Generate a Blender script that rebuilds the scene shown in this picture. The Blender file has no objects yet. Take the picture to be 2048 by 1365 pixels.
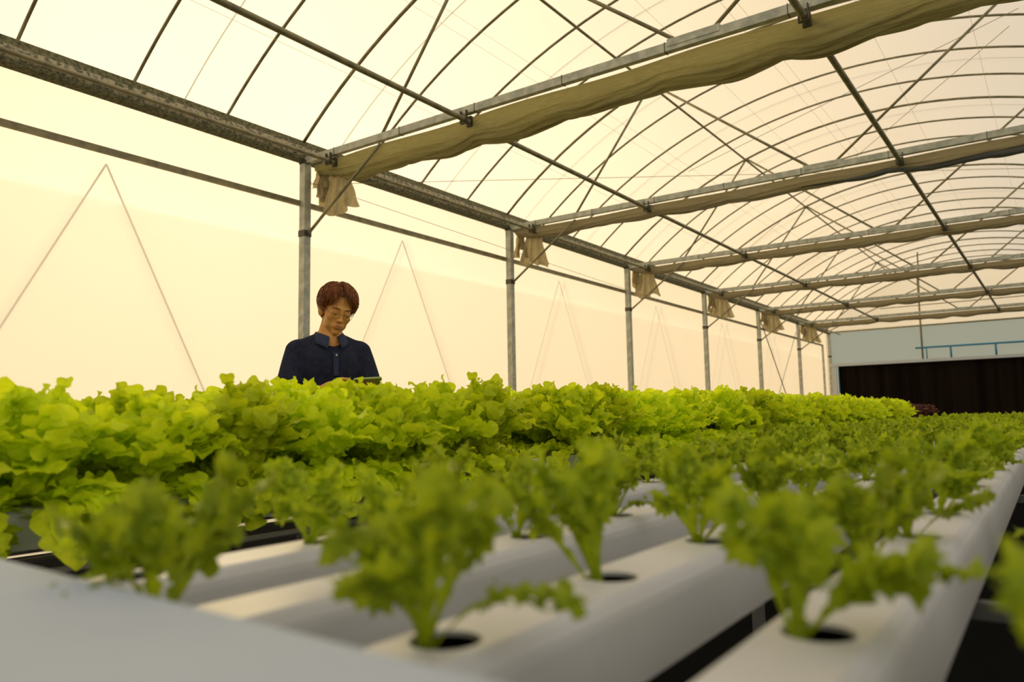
import bpy, bmesh, math, random
import numpy as np
from math import sin, cos, pi, sqrt, atan2, radians, exp
from mathutils import Vector, Matrix
random.seed(11); rng = np.random.default_rng(11)
C = bpy.context.scene.collection
H = 1.01                       # camera height above the floor

# ---------------------------------------------------------------- camera
YAW, PITCH, ROLL, FPX = 0.6146189, 0.1035846, -0.0184568, 1560.159
cam = bpy.data.cameras.new('camera'); camo = bpy.data.objects.new('camera', cam); C.objects.link(camo)
cam.sensor_width = 36.0; cam.lens = 36.0 * FPX / 2048
cam.clip_start = 0.02; cam.clip_end = 500
F = Vector((-sin(YAW)*cos(PITCH), cos(YAW)*cos(PITCH), sin(PITCH)))
Rt = Vector((cos(YAW), sin(YAW), 0)); U = Rt.cross(F)
r_ = cos(ROLL)*Rt + sin(ROLL)*U; u_ = -sin(ROLL)*Rt + cos(ROLL)*U
M = Matrix((r_, u_, -F)).transposed().to_4x4(); M.translation = Vector((0, 0, H)); camo.matrix_world = M
cam.dof.use_dof = True; cam.dof.focus_distance = 3.9; cam.dof.aperture_fstop = 3.2
sc = bpy.context.scene; sc.camera = camo
vs = sc.view_settings; vs.view_transform = 'Standard'; vs.look = 'None'; vs.gamma = 1; vs.use_curve_mapping = False
vs.exposure = 0.0
sc.cycles.max_bounces = 14; sc.cycles.transparent_max_bounces = 24; sc.cycles.transmission_bounces = 8; sc.cycles.diffuse_bounces = 6
sc.cycles.use_denoising = True

# ---------------------------------------------------------------- sky: warm hazy evening, glow round a low sun
SUN = Vector((-0.825, 0.56, 0.36)).normalized()
w = bpy.data.worlds.new('sky'); sc.world = w; w.use_nodes = True; nt = w.node_tree; nt.nodes.clear()
def N(nt, t, **k):
    n = nt.nodes.new(t)
    for a, b in k.items():
        if a in n.inputs.keys() if isinstance(a, str) else False: n.inputs[a].default_value = b
        else: setattr(n, a, b)
    return n
def L(nt, a, b): nt.links.new(a, b)
tc = N(nt, 'ShaderNodeTexCoord'); sx = N(nt, 'ShaderNodeSeparateXYZ'); L(nt, tc.outputs['Generated'], sx.inputs[0])
dt = N(nt, 'ShaderNodeVectorMath', operation='DOT_PRODUCT'); L(nt, tc.outputs['Generated'], dt.inputs[0]); dt.inputs[1].default_value = SUN
warm = N(nt, 'ShaderNodeValToRGB'); mr = N(nt, 'ShaderNodeMapRange'); L(nt, dt.outputs['Value'], mr.inputs[0]); mr.inputs[1].default_value = -0.7; mr.inputs[2].default_value = 1.0
L(nt, mr.outputs[0], warm.inputs[0]); e = warm.color_ramp       # from the side away from the sun to the sun
e.elements[0].position = 0; e.elements[0].color = (1.15, 1.12, 1.08, 1); e.elements[1].position = 1; e.elements[1].color = (0.98, 0.80, 0.52, 1)
for p, c in ((0.30, (1.05, 1.00, 0.92, 1)), (0.55, (0.72, 0.66, 0.57, 1)), (0.72, (0.84, 0.71, 0.55, 1)), (0.86, (0.94, 0.71, 0.43, 1))):
    q = e.elements.new(p); q.color = c
rp = N(nt, 'ShaderNodeValToRGB'); L(nt, sx.outputs[2], rp.inputs[0]); e = rp.color_ramp      # with elevation
e.elements[0].position = 0.0; e.elements[0].color = (0.12, 0.12, 0.12, 1); e.elements[1].position = 1.0; e.elements[1].color = (0.92, 0.92, 0.94, 1)
for p, c in ((0.01, (0.72, 0.67, 0.62, 1)), (0.12, (0.82, 0.80, 0.75, 1)), (0.3, (1, 1, 1, 1))):
    q = e.elements.new(p); q.color = c
ml = N(nt, 'ShaderNodeVectorMath', operation='MULTIPLY'); L(nt, warm.outputs[0], ml.inputs[0]); L(nt, rp.outputs[0], ml.inputs[1])
mx = N(nt, 'ShaderNodeMath', operation='MAXIMUM'); L(nt, dt.outputs['Value'], mx.inputs[0]); mx.inputs[1].default_value = 0
pw = N(nt, 'ShaderNodeMath', operation='POWER'); L(nt, mx.outputs[0], pw.inputs[0]); pw.inputs[1].default_value = 9
gl = N(nt, 'ShaderNodeVectorMath', operation='SCALE'); gl.inputs[0].default_value = (0.92, 0.80, 0.56); L(nt, pw.outputs[0], gl.inputs['Scale'])
ad2 = N(nt, 'ShaderNodeVectorMath', operation='ADD'); L(nt, gl.outputs[0], ad2.inputs[0]); L(nt, ml.outputs[0], ad2.inputs[1])
bg = N(nt, 'ShaderNodeBackground'); L(nt, ad2.outputs[0], bg.inputs[0]); bg.inputs[1].default_value = 0.92
wo = N(nt, 'ShaderNodeOutputWorld'); L(nt, bg.outputs[0], wo.inputs[0])
sl = bpy.data.lights.new('sun', 'SUN'); sl.energy = 3.8; sl.angle = radians(26); sl.color = (1, 0.78, 0.42)
so = bpy.data.objects.new('sun', sl); C.objects.link(so); so.rotation_euler = (-SUN).to_track_quat('-Z', 'Y').to_euler(); so.location = (-20, 10, 12)

# ---------------------------------------------------------------- helpers
def tag(o, label=None, cat=None, group=None, kind=None):
    if label: o['label'] = label
    if cat: o['category'] = cat
    if group: o['group'] = group
    if kind: o['kind'] = kind
    return o
def empty(name, label, cat, loc=(0, 0, 0), rz=0, group=None):
    o = bpy.data.objects.new(name, None); C.objects.link(o); o.location = loc; o.rotation_euler = (0, 0, rz); o.empty_display_size = .1
    return tag(o, label, cat, group)
class MB:
    def __init__(s): s.v = []; s.f = []; s.n = 0
    def add(s, v, f):
        v = np.asarray(v, float); s.v.append(v); s.f += [tuple(i + s.n for i in q) for q in f]; s.n += len(v); return s
    def box(s, a, b):
        x0, y0, z0 = a; x1, y1, z1 = b
        return s.add([(x0,y0,z0),(x1,y0,z0),(x1,y1,z0),(x0,y1,z0),(x0,y0,z1),(x1,y0,z1),(x1,y1,z1),(x0,y1,z1)],
                     [(0,3,2,1),(4,5,6,7),(0,1,5,4),(1,2,6,5),(2,3,7,6),(3,0,4,7)])
    def prism(s, prof, axis, a, b):    # profile (closed polygon) swept along axis 0/1
        n = len(prof); v = []
        for t in (a, b):
            for p in prof: v.append((t, p[0], p[1]) if axis == 0 else (p[0], t, p[1]))
        f = [(i, (i+1) % n, n+(i+1) % n, n+i) for i in range(n)] + [tuple(range(n))[::-1], tuple(range(n, 2*n))]
        return s.add(v, f)
    def tube(s, pts, r, n=8, cap=True, close=False):
        pts = [Vector(p) for p in pts]; m = len(pts); rr = r if hasattr(r, '__len__') else [r]*m
        v = []; up = None
        for i, p in enumerate(pts):
            if close: d = (pts[(i+1) % m] - pts[i-1])
            else: d = (pts[min(i+1, m-1)] - pts[max(i-1, 0)])
            d.normalize()
            if up is None:
                up = Vector((0, 0, 1)) if abs(d.z) < .9 else Vector((1, 0, 0))
            a = d.cross(up).normalized(); b = a.cross(d).normalized(); up = b
            for k in range(n):
                t = 2*pi*k/n; v.append(p + (a*cos(t) + b*sin(t))*rr[i])
        f = []
        for i in range(m if close else m-1):
            j = (i+1) % m
            for k in range(n): f.append((i*n+k, i*n+(k+1) % n, j*n+(k+1) % n, j*n+k))
        if cap and not close: f += [tuple(range(n))[::-1], tuple(range((m-1)*n, m*n))]
        return s.add(v, f)
    def bar(s, a, b, w, h=None):       # rectangular bar from a to b
        a = Vector(a); b = Vector(b); h = h or w; d = (b-a).normalized()
        up = Vector((0, 0, 1)) if abs(d.z) < .95 else Vector((0, 1, 0))
        x = d.cross(up).normalized(); y = x.cross(d).normalized(); v = []
        for p in (a, b):
            for i, j in ((-1,-1),(1,-1),(1,1),(-1,1)): v.append(p + x*i*w/2 + y*j*h/2)
        return s.add(v, [(0,1,2,3),(7,6,5,4),(0,4,5,1),(1,5,6,2),(2,6,7,3),(3,7,4,0)])
    def grid(s, P):                    # P array (a,b,3)
        a, b = P.shape[:2]
        return s.add(P.reshape(-1, 3), [(i*b+j, i*b+j+1, (i+1)*b+j+1, (i+1)*b+j) for i in range(a-1) for j in range(b-1)])
    def ball(s, c, r, n=12, m=8):
        r = r if hasattr(r, '__len__') else (r, r, r); v = []; f = []
        for i in range(m+1):
            for j in range(n):
                t = pi*i/m; p = 2*pi*j/n; v.append((c[0]+r[0]*sin(t)*cos(p), c[1]+r[1]*sin(t)*sin(p), c[2]+r[2]*cos(t)))
        for i in range(m):
            for j in range(n): f.append((i*n+j, (i+1)*n+j, (i+1)*n+(j+1) % n, i*n+(j+1) % n))
        return s.add(v, f)
    def mesh(s, name, smooth=False, weld=False):
        me = bpy.data.meshes.new(name); V = np.concatenate(s.v) if s.v else np.zeros((0, 3))
        me.from_pydata(V.tolist(), [], s.f); me.update()
        if weld:
            bm = bmesh.new(); bm.from_mesh(me); bmesh.ops.remove_doubles(bm, verts=bm.verts, dist=1e-5)
            bmesh.ops.recalc_face_normals(bm, faces=bm.faces); bm.to_mesh(me); bm.free()
        if smooth: me.polygons.foreach_set('use_smooth', [True]*len(me.polygons))
        return me
    def build(s, name, mat, parent=None, smooth=False, weld=False, loc=None):
        o = bpy.data.objects.new(name, s.mesh(name, smooth, weld)); C.objects.link(o)
        if mat: o.data.materials.append(mat)
        if parent is not None: o.parent = parent
        if loc is not None: o.location = loc
        return o
def setting(o): o['kind'] = 'structure'; return o
ORD = 'first second third fourth fifth sixth seventh eighth ninth tenth eleventh twelfth thirteenth fourteenth fifteenth sixteenth seventeenth eighteenth nineteenth twentieth'.split()
def ordn(i):
    if i < 20: return ORD[i]
    t = {2: 'twenty', 3: 'thirty', 4: 'forty', 5: 'fifty', 6: 'sixty'}[(i+1)//10]; u = (i+1) % 10
    return (t + '-' + ORD[u-1]) if u else t.replace('y', 'ieth')

# ---------------------------------------------------------------- materials
def mat(name, col, rough=.5, metal=0, var=None, vscale=8, bump=0, bscale=60, coord='Object', spec=.5, detail=4, stretch=(1,1,1), thr=(.35,.65)):
    m = bpy.data.materials.new(name); m.use_nodes = True; t = m.node_tree; b = t.nodes['Principled BSDF']
    b.inputs['Roughness'].default_value = rough; b.inputs['Metallic'].default_value = metal; b.inputs['Base Color'].default_value = (*col, 1)
    b.inputs['Specular IOR Level'].default_value = spec
    tcn = N(t, 'ShaderNodeTexCoord'); mp = N(t, 'ShaderNodeMapping'); mp.inputs['Scale'].default_value = stretch; L(t, tcn.outputs[coord], mp.inputs[0])
    if var:
        n = N(t, 'ShaderNodeTexNoise'); n.inputs['Scale'].default_value = vscale; n.inputs['Detail'].default_value = detail; L(t, mp.outputs[0], n.inputs['Vector'])
        r = N(t, 'ShaderNodeValToRGB'); r.color_ramp.elements[0].position = thr[0]; r.color_ramp.elements[1].position = thr[1]
        r.color_ramp.elements[0].color = (*var, 1); r.color_ramp.elements[1].color = (*col, 1); L(t, n.outputs[0], r.inputs[0]); L(t, r.outputs[0], b.inputs['Base Color'])
    if bump:
        n2 = N(t, 'ShaderNodeTexNoise'); n2.inputs['Scale'].default_value = bscale; L(t, mp.outputs[0], n2.inputs['Vector'])
        bp = N(t, 'ShaderNodeBump'); bp.inputs['Strength'].default_value = bump; bp.inputs['Distance'].default_value = .01; L(t, n2.outputs[0], bp.inputs['Height']); L(t, bp.outputs[0], b.inputs['Normal'])
    return m
def film(name, col, trans, var=.12):   # greenhouse polythene: part clear, part scattering
    m = bpy.data.materials.new(name); m.use_nodes = True; t = m.node_tree; t.nodes.clear()
    tcn = N(t, 'ShaderNodeTexCoord'); n = N(t, 'ShaderNodeTexNoise'); n.inputs['Scale'].default_value = .35; n.inputs['Detail'].default_value = 2; L(t, tcn.outputs['Object'], n.inputs['Vector'])
    mr = N(t, 'ShaderNodeMapRange'); L(t, n.outputs[0], mr.inputs[0]); mr.inputs[1].default_value = .3; mr.inputs[2].default_value = .7; mr.inputs[3].default_value = trans - var; mr.inputs[4].default_value = trans + var
    tl = N(t, 'ShaderNodeBsdfTranslucent'); tl.inputs[0].default_value = (*col, 1)
    df = N(t, 'ShaderNodeBsdfDiffuse'); df.inputs[0].default_value = (*col, 1)
    m0 = N(t, 'ShaderNodeMixShader'); m0.inputs[0].default_value = .25; L(t, tl.outputs[0], m0.inputs[1]); L(t, df.outputs[0], m0.inputs[2])
    tr = N(t, 'ShaderNodeBsdfTransparent'); tr.inputs[0].default_value = (*col, 1)
    mx = N(t, 'ShaderNodeMixShader'); L(t, mr.outputs[0], mx.inputs[0]); L(t, m0.outputs[0], mx.inputs[1]); L(t, tr.outputs[0], mx.inputs[2])
    o = N(t, 'ShaderNodeOutputMaterial'); L(t, mx.outputs[0], o.inputs[0]); return m
def leafmat(name, c0, c1, tl=.45, scale=25):
    m = bpy.data.materials.new(name); m.use_nodes = True; t = m.node_tree; b = t.nodes['Principled BSDF']; o = t.nodes['Material Output']
    tcn = N(t, 'ShaderNodeTexCoord'); n = N(t, 'ShaderNodeTexNoise'); n.inputs['Scale'].default_value = scale; L(t, tcn.outputs['Object'], n.inputs['Vector'])
    r = N(t, 'ShaderNodeValToRGB'); r.color_ramp.elements[0].position = .3; r.color_ramp.elements[1].position = .7
    r.color_ramp.elements[0].color = (*c0, 1); r.color_ramp.elements[1].color = (*c1, 1); L(t, n.outputs[0], r.inputs[0])
    oi = N(t, 'ShaderNodeObjectInfo'); hs = N(t, 'ShaderNodeHueSaturation'); L(t, r.outputs[0], hs.inputs['Color'])
    mr = N(t, 'ShaderNodeMapRange'); L(t, oi.outputs['Random'], mr.inputs[0]); mr.inputs[3].default_value = .8; mr.inputs[4].default_value = 1.15; L(t, mr.outputs[0], hs.inputs['Value'])
    L(t, hs.outputs[0], b.inputs['Base Color']); b.inputs['Roughness'].default_value = .5; b.inputs['Specular IOR Level'].default_value = .25
    n2 = N(t, 'ShaderNodeTexNoise'); n2.inputs['Scale'].default_value = scale*5; L(t, tcn.outputs['Object'], n2.inputs['Vector'])
    bp = N(t, 'ShaderNodeBump'); bp.inputs['Strength'].default_value = .5; bp.inputs['Distance'].default_value = .004; L(t, n2.outputs[0], bp.inputs['Height']); L(t, bp.outputs[0], b.inputs['Normal'])
    tr = N(t, 'ShaderNodeBsdfTranslucent'); L(t, hs.outputs[0], tr.inputs[0]); L(t, bp.outputs[0], tr.inputs[1])
    mx = N(t, 'ShaderNodeMixShader'); mx.inputs[0].default_value = tl; L(t, b.outputs[0], mx.inputs[1]); L(t, tr.outputs[0], mx.inputs[2]); L(t, mx.outputs[0], o.inputs[0]); return m
def cloth(name, col, tl=.4, stretch=(1, 30, 30), dark=None):
    m = mat(name, col, .8, var=dark or tuple(c*.6 for c in col), vscale=3, stretch=stretch, bump=.3, bscale=8); t = m.node_tree
    b = t.nodes['Principled BSDF']; o = t.nodes['Material Output']; tr = N(t, 'ShaderNodeBsdfTranslucent'); tr.inputs[0].default_value = (*col, 1)
    mx = N(t, 'ShaderNodeMixShader'); mx.inputs[0].default_value = tl; L(t, b.outputs[0], mx.inputs[1]); L(t, tr.outputs[0], mx.inputs[2]); L(t, mx.outputs[0], o.inputs[0]); return m
STEEL = mat('galvanised_steel', (.56, .55, .43), .5, .12, var=(.36, .37, .29), vscale=14)
STEELD = mat('weathered_steel_pipe', (.33, .28, .14), .5, .2, var=(.19, .17, .09), vscale=9)
GUT = mat('stained_gutter_metal', (.38, .33, .22), .6, .25, var=(.09, .09, .05), vscale=26, detail=8, thr=(.42, .56))
GUTD = mat('algae_stained_gutter_lip', (.20, .18, .09), .8, .1, var=(.05, .055, .02), vscale=30, detail=8)
ROOF = film('roof_polythene', (.97, .96, .93), .55)
WALLF = film('wall_polythene', (.97, .945, .91), .40, .03)
FLAP = film('wall_flap_polythene', (.98, .955, .93), .76, .02)
ENDF = film('end_wall_sheet', (.36, .44, .50), .04, .02)
FLOORM = mat('black_ground_fabric', (.010, .010, .010), .95, spec=0., var=(.05, .045, .04), vscale=420, detail=2, thr=(.24, .34), coord='Object')
PVC = mat('white_channel_plastic', (.59, .59, .60), .5, var=(.54, .54, .55), vscale=5, spec=.16)
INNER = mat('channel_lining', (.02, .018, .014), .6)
BOXM = mat('grey_white_drain_plastic', (.40, .46, .56), .8, var=(.37, .43, .52), vscale=3, spec=.08)
PIPEW = mat('white_pipe', (.30, .29, .27), .6, spec=.1)
LEG = mat('grey_bench_steel', (.16, .17, .16), .5, .4)
BLUE = mat('blue_pvc_pipe', (.02, .22, .38), .4)
PADM = mat('brown_cooling_pad', (.016, .011, .008), .95, spec=0., var=(.008, .0055, .004), vscale=2.2, stretch=(2.2, 2.2, .05), bump=.6, bscale=20)
HEADR = mat('pale_header_metal', (.55, .58, .57), .5)
SHADE = cloth('shade_cloth', (.44, .39, .16), .34, (.5, 55, 55), (.24, .21, .07))
SHADE2 = cloth('greyer_shade_cloth', (.40, .34, .20), .25, (.6, 40, 40), (.27, .23, .12))
TAIL = cloth('ragged_shade_cloth', (.60, .51, .30), .36, (14, 14, 3), (.36, .30, .15))
BLACKC = mat('dark_curtain_hem', (.07, .075, .075), .7, var=(.14, .14, .13), vscale=5, stretch=(.6, 30, 30))
HEADL = leafmat('mature_lettuce_leaf', (.60, .72, .010), (.84, .92, .020), .50)
YOUNG = leafmat('seedling_leaf', (.26, .37, .008), (.44, .53, .014), .45, 60)
REDL = leafmat('red_lettuce_leaf', (.08, .03, .02), (.16, .05, .03), .3)
WIRE = mat('thin_cable', (.35, .28, .18), .5)
CORD = mat('pale_cord', (.85, .78, .62), .6)
BRACKET = mat('dark_bracket_metal', (.09, .085, .06), .5, .5)

# ---------------------------------------------------------------- greenhouse shell
XL, XC, HW, RISE, EAVE, Y0, XR = -6.916, -2.2, 4.716, 1.80, 3.22+H, 5.713, 2.516
YEND, YBACK = 29.713, -3.0
RR = (HW*HW + RISE*RISE)/(2*RISE)
def arcz(x): return EAVE + RISE - (RR - sqrt(max(RR*RR - (x-XC)**2, 0)))
def arc(y, off=0, n=40, x0=None, x1=None):
    a = math.asin(HW/RR); t0 = -a if x0 is None else math.asin((x0-XC)/RR); t1 = a if x1 is None else math.asin((x1-XC)/RR)
    return [(XC + (RR+off)*sin(t), y, EAVE+RISE-RR + (RR+off)*cos(t)) for t in np.linspace(t0, t1, n)]
b = MB(); b.grid(np.array([[(-30, y, 0), (12, y, 0)] for y in (-15, 45)], float)); setting(b.build('floor', FLOORM))
P = np.array([arc(y, .022, 49) for y in np.linspace(YBACK, YEND+.02, 34)]); setting(MB().grid(P).build('ceiling', ROOF, smooth=True))
def sheet(name, m, pts): b = MB(); b.add(pts, [tuple(range(len(pts)))]); return setting(b.build(name, m))
xw = XL-.06
sheet('wall_left', WALLF, [(xw, YBACK, 0), (xw, YEND, 0), (xw, YEND, EAVE-.1), (xw, YBACK, EAVE-.1)])
RIGHTF = film('right_wall_clear_film', (.97, .96, .94), .82, .03)
sheet('wall_right', RIGHTF, [(XR+.06, YBACK, 0), (XR+.06, YEND, 0), (XR+.06, YEND, EAVE+.05), (XR+.06, YBACK, EAVE+.05)])
sheet('wall_front', WALLF, [(XL, YBACK, 0), (XR, YBACK, 0)] + arc(YBACK, 0, 30)[::-1])
sheet('wall_back', ENDF, [(XL, YEND+.05, 1.81+H), (XR, YEND+.05, 1.81+H), (XR, YEND+.05, 3.04+H), (XL, YEND+.05, 3.04+H)])
sheet('wall_gable', ROOF, [(XL, YEND+.05, 3.04+H), (XR, YEND+.05, 3.04+H)] + arc(YEND+.05, 0, 30)[::-1])
# second outer layer of the side wall (roll-up curtain) outside the posts
xf = XL-.16
tag(MB().add([(xf, YBACK, .25), (xf, YEND, .25), (xf, YEND, 2.1+H), (xf, YBACK, 2.1+H)], [(0, 1, 2, 3)]).build('roll_up_curtain', FLAP),
    'pale roll-up film curtain hanging outside the lower part of the left wall', 'curtain')
TR = [Y0 + 4*i for i in range(-1, 6)]
# slanting tubes outside the film, faintly seen through it
for i, y in enumerate([Y0 + 4*k - 2.1 for k in range(0, 6)]):
    t = empty('outer_wall_brace', 'faint inverted V brace seen through the left wall, %s from the near end' % ordn(i), 'brace', (XL-.24, y, 0), group='V braces outside the left wall')
    for s in (-1, 1): MB().tube([(0, 0, 2.47+H), (0, s*1.75, .05)], .009, 6).build('tube', PIPEW, t, smooth=True)
# posts
for i, y in enumerate(TR + [YEND]):
    if i == 0: continue
    t = empty('support_post', ('square galvanised post by the left wall, ' + ('behind the man' if i == 1 else ordn(i-2) + ' beyond the one behind the man' if i < 7 else 'at the far corner by the dark pads')), 'post', (XL+.05, y, 0), group='posts along the left wall')
    MB().box((-.045, -.045, 0), (.045, .045, 3.03+H)).build('shaft', STEEL, t)
    MB().box((-.052, -.052, 2.12+H), (.052, .052, 2.19+H)).build('clamp', BRACKET, t)
    MB().box((-.052, -.05, 2.96+H), (.052, .05, 3.0+H)).build('top_plate', BRACKET, t)
MB().box((-.03, -.03, 0), (.03, .03, 2.52+H)).build('door_jamb', STEEL, loc=(XL+.03, 28.8, 0)); tag(bpy.data.objects['door_jamb'], 'short slim grey post standing just before the far corner post', 'post')
# wall rail
tag(MB().bar((XL+.0, YBACK, 2.51+H), (XL+.0, 28.8, 2.51+H), .045, .055).build('wall_rail', STEELD), 'dark horizontal rail running along the left wall above the man', 'rail')
# gutter: inner lip, mottled trough face, lower lip
g = empty('rain_gutter', 'stained galvanised gutter beam running along the top of the left wall', 'gutter', (XL, 0, 0))
for nm, pr, mt_ in (('upper_lip', [(.02, 3.17), (.05, 3.165), (.02, 3.245), (-.04, 3.26)], GUTD),
                    ('trough', [(.05, 3.165), (.075, 3.10), (.055, 3.04), (-.045, 3.03), (-.045, 3.2)], GUT),
                    ('lower_lip', [(.055, 3.04), (.095, 3.03), (.09, 3.0), (-.02, 2.985), (-.03, 3.03)], GUTD)):
    MB().prism([(x, z+H) for x, z in pr], 1, YBACK, YEND-.1).build(nm, mt_, g)
# trusses
WEB = [(-6.62, None)]
NODES = [(-4.4, arcz(-4.4)), (-.02, arcz(-.02))]
CHZ = 3.0 + H
def shade(y, i):
    # bunched pleated shade cloth hung below the bottom chord
    rs = np.random.default_rng(40+i); nx = 220; folds = 9; nv = folds*6+1
    xs = np.linspace(XL+.12, XR-.1, nx); big = (.84, .84, .50, .48, .46, .46, .46)[i]; wid = (.29, .29, .20, .18, .17, .17, .17)[i]
    ph = rs.random(5)*6; P = np.zeros((nx, nv, 3))
    sw = np.abs(np.sin((xs-XL)*pi/.98 + ph[0]*.3))**.7*.05 + .02*np.sin(xs*2.1+ph[1]) + .012*np.sin(xs*9+ph[2])
    dep = (.24*big + sw*(1 if i < 2 else .55))*np.clip((xs-XL)/.5, .35, 1)
    v = np.linspace(0, 1, nv)
    for k, x in enumerate(xs):
        zig = np.abs(((v*folds+.5) % 1)*2-1)
        prof = np.sin(pi*np.clip(v, 0, 1))**.55
        z = -dep[k]*(.35+.65*prof) * (.82+.18*zig) + .02*np.sin(x*5+v*30+ph[3])*prof
        z = np.where((v < .02) | (v > .98), -.0, z)
        yy = v*wid + .02*np.sin(x*3.3+ph[4]+v*5)
        P[k, :, 0] = x; P[k, :, 1] = y + .045 + yy; P[k, :, 2] = CHZ - .05 + z
    o = MB().grid(P).build('shade_curtain', SHADE if i < 2 else SHADE2, smooth=True)
    tag(o, 'gathered pleated pale shade cloth hanging along the %s' % (['truss nearest above the camera', 'big truss above the man'] + [ordn(k) + ' truss beyond the man' for k in range(6)])[i], 'curtain', 'shade curtains gathered under the trusses')
    if i == 2:
        hx = np.linspace(XC-.5, XR-.1, 40); zb = np.interp(hx, xs, -dep)
        MB().tube([(x, y+.05+wid*.35, CHZ-.05+z_+.022) for x, z_ in zip(hx, zb)], [.006+.040*min(1, (x-XC+.5)/1.6) for x in hx], 10).build('hem', BLACKC, o, smooth=True)
def tail(y, i):
    # loose cloth end hanging beside the post
    rs = np.random.default_rng(70+i); t = empty('cloth_tail', 'crumpled cloth end dangling beside the %s' % (['gutter, top left corner', 'post behind the man', 'second post', 'third post', 'fourth post', 'fifth post', 'sixth post'][i] + ' on the left wall'), 'curtain', (0, y, 0), group='loose ends of the shade cloth')
    for nm, x0, x1, zl, top, fl, rag in (('main_fall', -6.72, -6.33, 2.38, 2.96, .13, .035), ('small_flap', -6.84, -6.68, 2.62, 2.98, .04, .08)):
        nx, nz = 34, 20; P = np.zeros((nx, nz, 3)); p = rs.random(4)*6
        for a in range(nx):
            u = a/(nx-1); bot = zl + rag*sin(u*7+p[0]) + (.08 if u < .3 and nm[0] == 'm' else 0)*(1-u*3) + .02*sin(u*19)
            for c in range(nz):
                v = c/(nz-1); z = top + (bot-top)*v
                x = x0 + (x1-x0)*u + fl*(u-.45)*v**1.3*1.6 + .004*sin(v*9+p[1]); xm = (x0+x1)/2; x = xm + (x-xm)*(.62+.38*v**.7)
                P[a, c] = (x, .16 + (.05*(.3+v))*sin(u*21+p[2]+v*1.5) + .008*sin(v*14+u*5), z+H)
        MB().grid(P).build(nm, TAIL, t, smooth=True)
for i, y in enumerate(TR):
    nm = ['over the camera, top left corner', 'nearest in view above the man'] + [ordn(k+1) + ' in view from the man' for k in range(5)]
    t = empty('roof_truss', 'galvanised roof truss with arch and web struts, ' + nm[i], 'truss', (0, y, 0), group='trusses across the greenhouse')
    b = MB(); b.box((XL+.09, -.03, CHZ-.035), (XR, .03, CHZ+.04)); b.build('bottom_chord', STEEL, t)
    b = MB()
    for k in range(9): b.box((XL+.55+k*.98, -.034, CHZ-.04), (XL+.556+k*.98, .034, CHZ+.045))
    b.build('chord_band', BRACKET, t)
    MB().tube([(p[0], 0, p[2]) for p in arc(0, 0, 40)], .019, 8).build('arch', STEELD, t, smooth=True)
    for a, c in (((-5.65, CHZ+.04), NODES[0]), (NODES[0], (-2.33, CHZ+.03)), ((-2.07, CHZ+.03), NODES[1]), (NODES[1], (1.25, CHZ+.04))):
        MB().tube([(a[0], 0, a[1]), (c[0], 0, c[1])], .017, 8).build('strut', STEELD, t, smooth=True)
    MB().tube([(XL+.11, 0, 2.15+H), (-5.68, 0, CHZ-.06)], .017, 8).build('knee_brace', STEELD, t, smooth=True)
    MB().box((-2.42, -.036, CHZ-.0), (-1.98, .036, CHZ+.06)).build('gusset', STEEL, t)
    shade(y, i); tail(y, i)
# single ribs between trusses
ribs = [Y0 - 4 + k for k in range(24)] ; ribs = [y for y in ribs if abs(((y-Y0) % 4)) > .01] + [27.713-1+k*0 for k in ()]
ribs = [Y0 - 4 + k for k in range(28) if k % 4]
for i, y in enumerate(ribs):
    b = MB().tube([(XL+.03, y, EAVE-.05)] + [p for p in arc(y, 0, 42)], .0155, 8)
    tag(b.build('roof_rib', STEELD, smooth=True), 'slim dark arched roof rib, %s counted from the near left corner' % ordn(i), 'rib', 'arched ribs between the trusses')
# thin cords over the film, every second bay
for i in range(14):
    y = Y0 - 3.45 + 2.0*i
    tag(MB().tube(arc(y, .06, 40), .006, 5).build('film_cord', CORD, smooth=True), 'thin pale cord arching over the roof film, %s from the near end' % ordn(i), 'cord', 'cords holding down the roof film')
# longitudinal members
for x, z, r, nm in ((-4.4, arcz(-4.4)-.03, .017, 'purlin over the left web joints'), (-.02, arcz(-.02)-.03, .017, 'purlin over the right web joints')):
    tag(MB().tube([(x, YBACK, z), (x, YEND, z)], r, 8).build('roof_purlin', STEELD, smooth=True), 'long thin ' + nm + ' of the trusses', 'purlin')
for x, r, nm in ((-6.43, .022, 'close along the stained gutter'), (-4.52, .027, 'left of centre under the trusses'), (-1.35, .027, 'right of centre under the trusses')):
    t = empty('drive_pipe', 'long shade drive pipe running away ' + nm, 'pipe', (x, 0, 0))
    MB().tube([(0, YBACK, 2.905+H), (0, 25.78 if x > -6 else YEND-.2, 2.905+H)], r, 10).build('pipe', STEELD, t, smooth=True)
    for y in TR:
        b = MB()
        for s in (-1, 1): b.box((s*.034-.004, y-.06, 2.865+H), (s*.034+.004, y-.03, 2.99+H))
        b.box((-.038, y-.06, 2.86+H), (.038, y-.03, 2.872+H)); b.box((-.03, y+.03, 2.86+H), (.03, y+.06, 2.96+H)); b.build('bracket', BRACKET, t)
    for y in TR: MB().tube([(0, y+.36, 2.905+H), (0, y+.42, 2.905+H)], r*1.35, 8).build('coupling', BRACKET, t)
# faint monofilament shade wires running lengthwise
for i, x in enumerate((-6.1, -5.2, -5.05, -3.7, -3.0, -2.85, -1.7, -.6)):
    z = arcz(x)-.05
    tag(MB().tube([(x, YBACK, z), (x, YEND, z)], .0022, 4).build('shade_wire', CORD), 'hair-thin pale wire under the roof, %s from the left wall' % ordn(i), 'wire', 'fine wires running lengthwise under the roof')
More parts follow.
